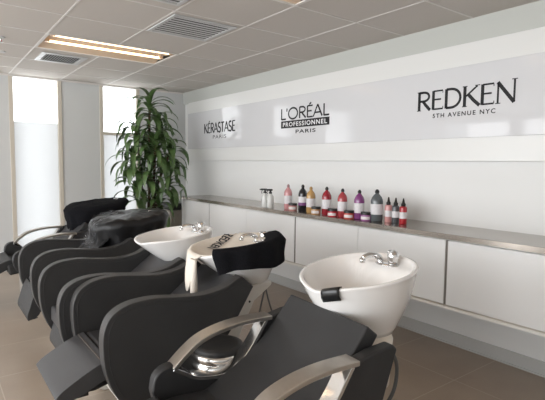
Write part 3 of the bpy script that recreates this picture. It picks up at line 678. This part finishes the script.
# hanging front tail of the white towel
bm = bmesh.new(); rows = []
for k in range(12):
    t = k/11; zc = pB['z']-.055-.195*t; wv = .034*(1-.5*t); xx = -.295 + .005*t
    rows.append([bm.verts.new((xx + .012*math.sin(a*1.0)*(1+t), -.035+.0*t + wv*math.cos(a), zc + .004*math.sin(3*a))) for a in [2*PI*q/14 for q in range(14)]])
for A, B in zip(rows, rows[1:]):
    for q in range(14): bm.faces.new((A[q], A[(q+1)%14], B[(q+1)%14], B[q]))
bm.faces.new(rows[0]); bm.faces.new(rows[-1][::-1])
tail = obj('hanging_corner', bm, M_towelw, tw, smooth=True)
# lettering on the towel, upside down for the viewer
TC = Vector((.0, .165)); TDU = Vector((-.87, -.48)).normalized(); TFLIP = False
def tw_map(q):
    # q.x along the word, q.y up the letters
    c = TC; du = TDU; dv = Vector((du.y, -du.x))*-1 if TFLIP else Vector((-du.y, du.x))
    p = c + du*q.x*1 + dv*q.y
    z, s = towel_z(p.x, p.y); return Vector((p.x, p.y, z+.013))
# black towel draped over the near rim of basin 2
bm = bmesh.new(); rows = []; NT = 44
for i in range(NT+1):
    t = i/NT; th = math.radians(-143 + t*133)
    hang = .140 - .045*max(0, 1-abs(t-.92)/.10)*0 - .02*math.sin(t*7); ins = .055 + (.05 if t > .55 else 0)*min(1, (t-.55)*4) if t > .55 else .035
    row = []
    for k in range(17):
        a = -ins + (hang+ins)*k/16
        th2 = th + (a*1.1*max(0, 1-t/.25) - a*.3*max(0, (t-.85)/.15)); R = rim(pB, th2); d = Vector((math.cos(th2), math.sin(th2)))
        fold = math.sin(t*26)*.006 + hnoise(t*6, a*8, 5)*.014
        if a < 0: x = R.x + d.x*(a*.9+.01); y = R.y + d.y*(a*.9+.01); z = R.z + .030 + a*.10
        else:
            f = min(1, a/.02); x = R.x + d.x*(.01+.020*f - a*.02 + fold*f); y = R.y + d.y*(.01+.020*f - a*.02 + fold*f); z = R.z + .030 - a*.98*f - .0*(1-f)
        row.append(bm.verts.new((x, y, z)))
    rows.append(row)
for A, B in zip(rows, rows[1:]):
    for k in range(16): bm.faces.new((A[k], A[k+1], B[k+1], B[k]))
tb = obj('towel', bm, M_towelb, None, smooth=True); tb.location = O2
md = tb.modifiers.new('s', 'SOLIDIFY'); md.thickness = .009; md.offset = 1
tag(tb, 'black towel draped over the near rim of the second basin', 'towel')
text_mesh('towel_lettering', 'REDKEN', M_ink, tw, -.120, .120, -.028, .056, tw_map, bold=True, space=1.1)

# draped covers over the two far basins
def drape(name, m, loc, rx, ry, ztop, skirt, seed, label, cat, spill=None, tilt=.12, fold=.03, wr=.012, th=.005):
    bm = bmesh.new(); N = 96; rings = []
    S = [0.05, .25, .45, .65, .82, .93, 1.0]; H = [0, .06, .14, .24, .36, .5, .66, .82, 1.0]
    def pt(th, s, h):
        c, sn = math.cos(th), math.sin(th)
        e = 1.0 / (abs(c)**2.6 + abs(sn)**2.6)**(1/2.6)
        x = rx*c*e*s; y = ry*sn*e*s; z = ztop + tilt*x - .018*s**6 + hnoise(x+seed, y, 0, 7)*.020 + hnoise(x+seed, y, 4, 18)*wr*.7
        if h > 0:
            sk = skirt(th) if callable(skirt) else skirt
            out = fold*(math.sin(th*9+seed)*.6 + math.sin(th*17+seed*2)*.4)*h + hnoise(c*3+seed, sn*3, h*3, 1.6)*wr*2.5*h - .06*h + .02
            x += c*out; y += sn*out; z -= sk*h + .01; z += hnoise(c*4, sn*4, seed, 1.5)*.03*h
        return Vector((x, y, z))
    for s in S: rings.append([bm.verts.new(pt(2*PI*i/N, s, 0)) for i in range(N)])
    for h in H[1:]: rings.append([bm.verts.new(pt(2*PI*i/N, 1.0, h)) for i in range(N)])
    for a, b in zip(rings, rings[1:]):
        for i in range(N): bm.faces.new((a[i], a[(i+1)%N], b[(i+1)%N], b[i]))
    bm.faces.new(rings[0][::-1])
    o = obj(name, bm, m, None, smooth=True); o.location = loc; md = o.modifiers.new('s', 'SOLIDIFY'); md.thickness = th; md.offset = 1
    return tag(o, label, cat)
cape = drape('salon_cape', M_cape, (-1.87, 3.94, 0), .305, .262, .975, lambda th: .28 - .08*math.cos(th), 2.3, 'shiny black plastic cape draped over the fourth basin', 'cape', fold=.030, wr=.022)
drape('towel', M_towelb, (-1.78, 5.23, 0), .305, .280, .985, lambda th: .16 - .07*math.cos(th), 8.1, 'black towel folded over the farthest basin by the window', 'towel', fold=.012, wr=.014, th=.008)
# cape of the far seats: cloth lying over the backrest and seat
def sheet(name, m, y, halfw, line, seed, label, cat, amp=.02):
    P = catmull([(a, 0, b) for a, b in line], 8); bm = bmesh.new(); rows = []
    for i, p in enumerate(P):
        row = []
        for k in range(25):
            v = k/24*2-1; row.append(bm.verts.new((p.x + hnoise(v*2, i*.2, seed)*amp, y + v*halfw*(1+.05*hnoise(i*.3, seed)), p.z + (hnoise(v*2.4+seed, i*.18, seed)*.6+abs(hnoise(v*5+seed, i*.35, 1)))*amp*1.3)))
        rows.append(row)
    for A, B in zip(rows, rows[1:]):
        for k in range(24): bm.faces.new((A[k], A[k+1], B[k+1], B[k]))
    o = obj(name, bm, m, None, smooth=True); md = o.modifiers.new('s', 'SOLIDIFY'); md.thickness = .006; md.offset = 1
    return tag(o, label, cat)
sheet('salon_cape', mat('cape_matt', (0.011, 0.011, 0.012), 0.6, noise_s=12, noise_a=0.3), 3.94, .222, [(-2.59, .520), (-2.45, .530), (-2.33, .580), (-2.19, .720), (-2.12, .815)], 3.0, 'dull black cape spread over the seat of the fourth chair', 'cape', amp=.035)
# clear plastic sheet over the front corner of the cape
def plastic():
    m = bpy.data.materials.new('clear_plastic'); m.use_nodes = True; nt = m.node_tree; b = nt.nodes['Principled BSDF']
    b.inputs['Base Color'].default_value = (.08, .08, .09, 1); b.inputs['Roughness'].default_value = .10; b.inputs['Alpha'].default_value = .11
    n = nt.nodes.new('ShaderNodeTexNoise'); n.inputs['Scale'].default_value = 12; n.inputs['Detail'].default_value = 3
    tc = nt.nodes.new('ShaderNodeTexCoord'); nt.links.new(tc.outputs['Object'], n.inputs['Vector'])
    bp = nt.nodes.new('ShaderNodeBump'); bp.inputs['Strength'].default_value = .3; bp.inputs['Distance'].default_value = .02
    nt.links.new(n.outputs['Fac'], bp.inputs['Height']); nt.links.new(bp.outputs['Normal'], b.inputs['Normal']); return m
M_plast = plastic()
sheet('plastic_sheet', M_plast, 3.84, .13, [(-2.00, 1.000), (-2.10, .985), (-2.19, .925), (-2.23, .82), (-2.27, .735)], 6.0, 'crumpled clear plastic sheet over the front corner of the shiny cape', 'plastic sheet', amp=.02)

# ---------------------------------------------------------------- plant
plant = empty('potted_dracaena', (-0.86, 6.02, 0)); tag(plant, 'tall potted corn plant with drooping green leaves in the window corner', 'potted plant')
bm = bmesh.new(); lathe(bm, [(.13, 0), (.155, .02), (.175, .20), (.185, .38), (.19, .40), (.175, .40), (.17, .37)], n=36); obj('pot', bm, M_wick, plant, smooth=True)
bm = bmesh.new(); lathe(bm, [(.168, .355), (.01, .37)], n=30, cap=False); obj('soil', bm, M_soil, plant, smooth=True)
heads = []
canes = [((0, 0), (.02, .00), 2.20), ((.06, .03), (.14, .02), 1.92), ((-.07, .02), (-.16, .03), 1.84), ((.02, -.07), (.03, -.16), 1.66), ((-.04, .06), (-.24, -.06), 1.48), ((.05, -.02), (.28, -.06), 1.56), ((-.02, -.03), (-.06, -.20), 1.30), ((.03, 0), (.22, -.16), 1.20), ((-.06, -.03), (-.24, -.12), 1.08), ((.03, .04), (.05, -.20), .92)]
for (a, b, h) in canes:
    bm = bmesh.new(); P = catmull([(a[0], a[1], .36), (a[0]*1.3, a[1]*1.3, .36+(h-.36)*.5), (b[0], b[1], h)], 6); tube(bm, P, [.016]*len(P), 10); obj('cane', bm, M_cane, plant, smooth=True)
    heads.append(Vector((b[0], b[1], h)))
rl = random.Random(5)
for hi, hp in enumerate(heads):
    bm = bmesh.new(); nl = 24 if hi < 6 else 18
    for k in range(nl):
        az = k*2.399 + rl.uniform(-.3, .3); t = k/nl      # lower leaves droop more
        ln = rl.uniform(.34, .47)*(1.0 if hi else .95); el = math.radians(80 - 85*t + rl.uniform(-8, 8)); droop = rl.uniform(2.1, 3.3) if hi else rl.uniform(1.3, 2.3)
        pos = hp + Vector((0, 0, .03 - .20*t)); wd = rl.uniform(.022, .032); seg = 8; d = Vector((math.cos(az), math.sin(az), 0)); side = Vector((-math.sin(az), math.cos(az), 0))
        prev = None; ang = el; tw_ = rl.uniform(-.5, .5)
        for q in range(seg+1):
            f = q/seg; ww = wd*(0.35 + 1.0*math.sin(PI*min(1, f*.9+.12))**.8)*(1 if f < .98 else .1)
            sd = side*math.cos(tw_*f) + Vector((0, 0, 1))*math.sin(tw_*f)
            nrm = (d*(-math.sin(ang)) + Vector((0, 0, 1))*math.cos(ang))
            cur = [bm.verts.new(pos - sd*ww + nrm*ww*.25), bm.verts.new(pos), bm.verts.new(pos + sd*ww + nrm*ww*.25)]
            if prev: bm.faces.new((prev[0], prev[1], cur[1], cur[0])); bm.faces.new((prev[1], prev[2], cur[2], cur[1]))
            prev = cur; pos = pos + (d*math.cos(ang) + Vector((0, 0, 1))*math.sin(ang))*ln/seg
            ang -= droop/seg; ang = max(ang, -1.45)
    # keep the leaves on the room side of wall and windows
    for v in bm.verts:
        if v.co.x > .86: v.co.x = .86 - (v.co.x-.86)*.3
        if v.co.y > .68: v.co.y = .68
        if v.co.z < 1.06 and v.co.y < 0.0 and v.co.x > .36: v.co.x = .36 + (v.co.x-.36)*.05
    obj('leaves', bm, M_leaf, plant, smooth=True, recalc=False)
# storage bin tucked behind the counter end
bn = empty('storage_bin', (-0.28, 6.30, 0)); tag(bn, 'pale storage bin with black lid behind the counter end beside the plant', 'bin')
bm = bmesh.new(); box(bm, (-.22, -.16, 0), (.22, .16, .74)); obj('body', bm, mat('bin_body', (0.42, 0.38, 0.33), 0.5, noise_s=8, noise_a=0.1), bn, bevel=.02)
bm = bmesh.new(); box(bm, (-.23, -.17, .74), (.23, .17, .84)); obj('lid', bm, M_blackp, bn, bevel=.03)
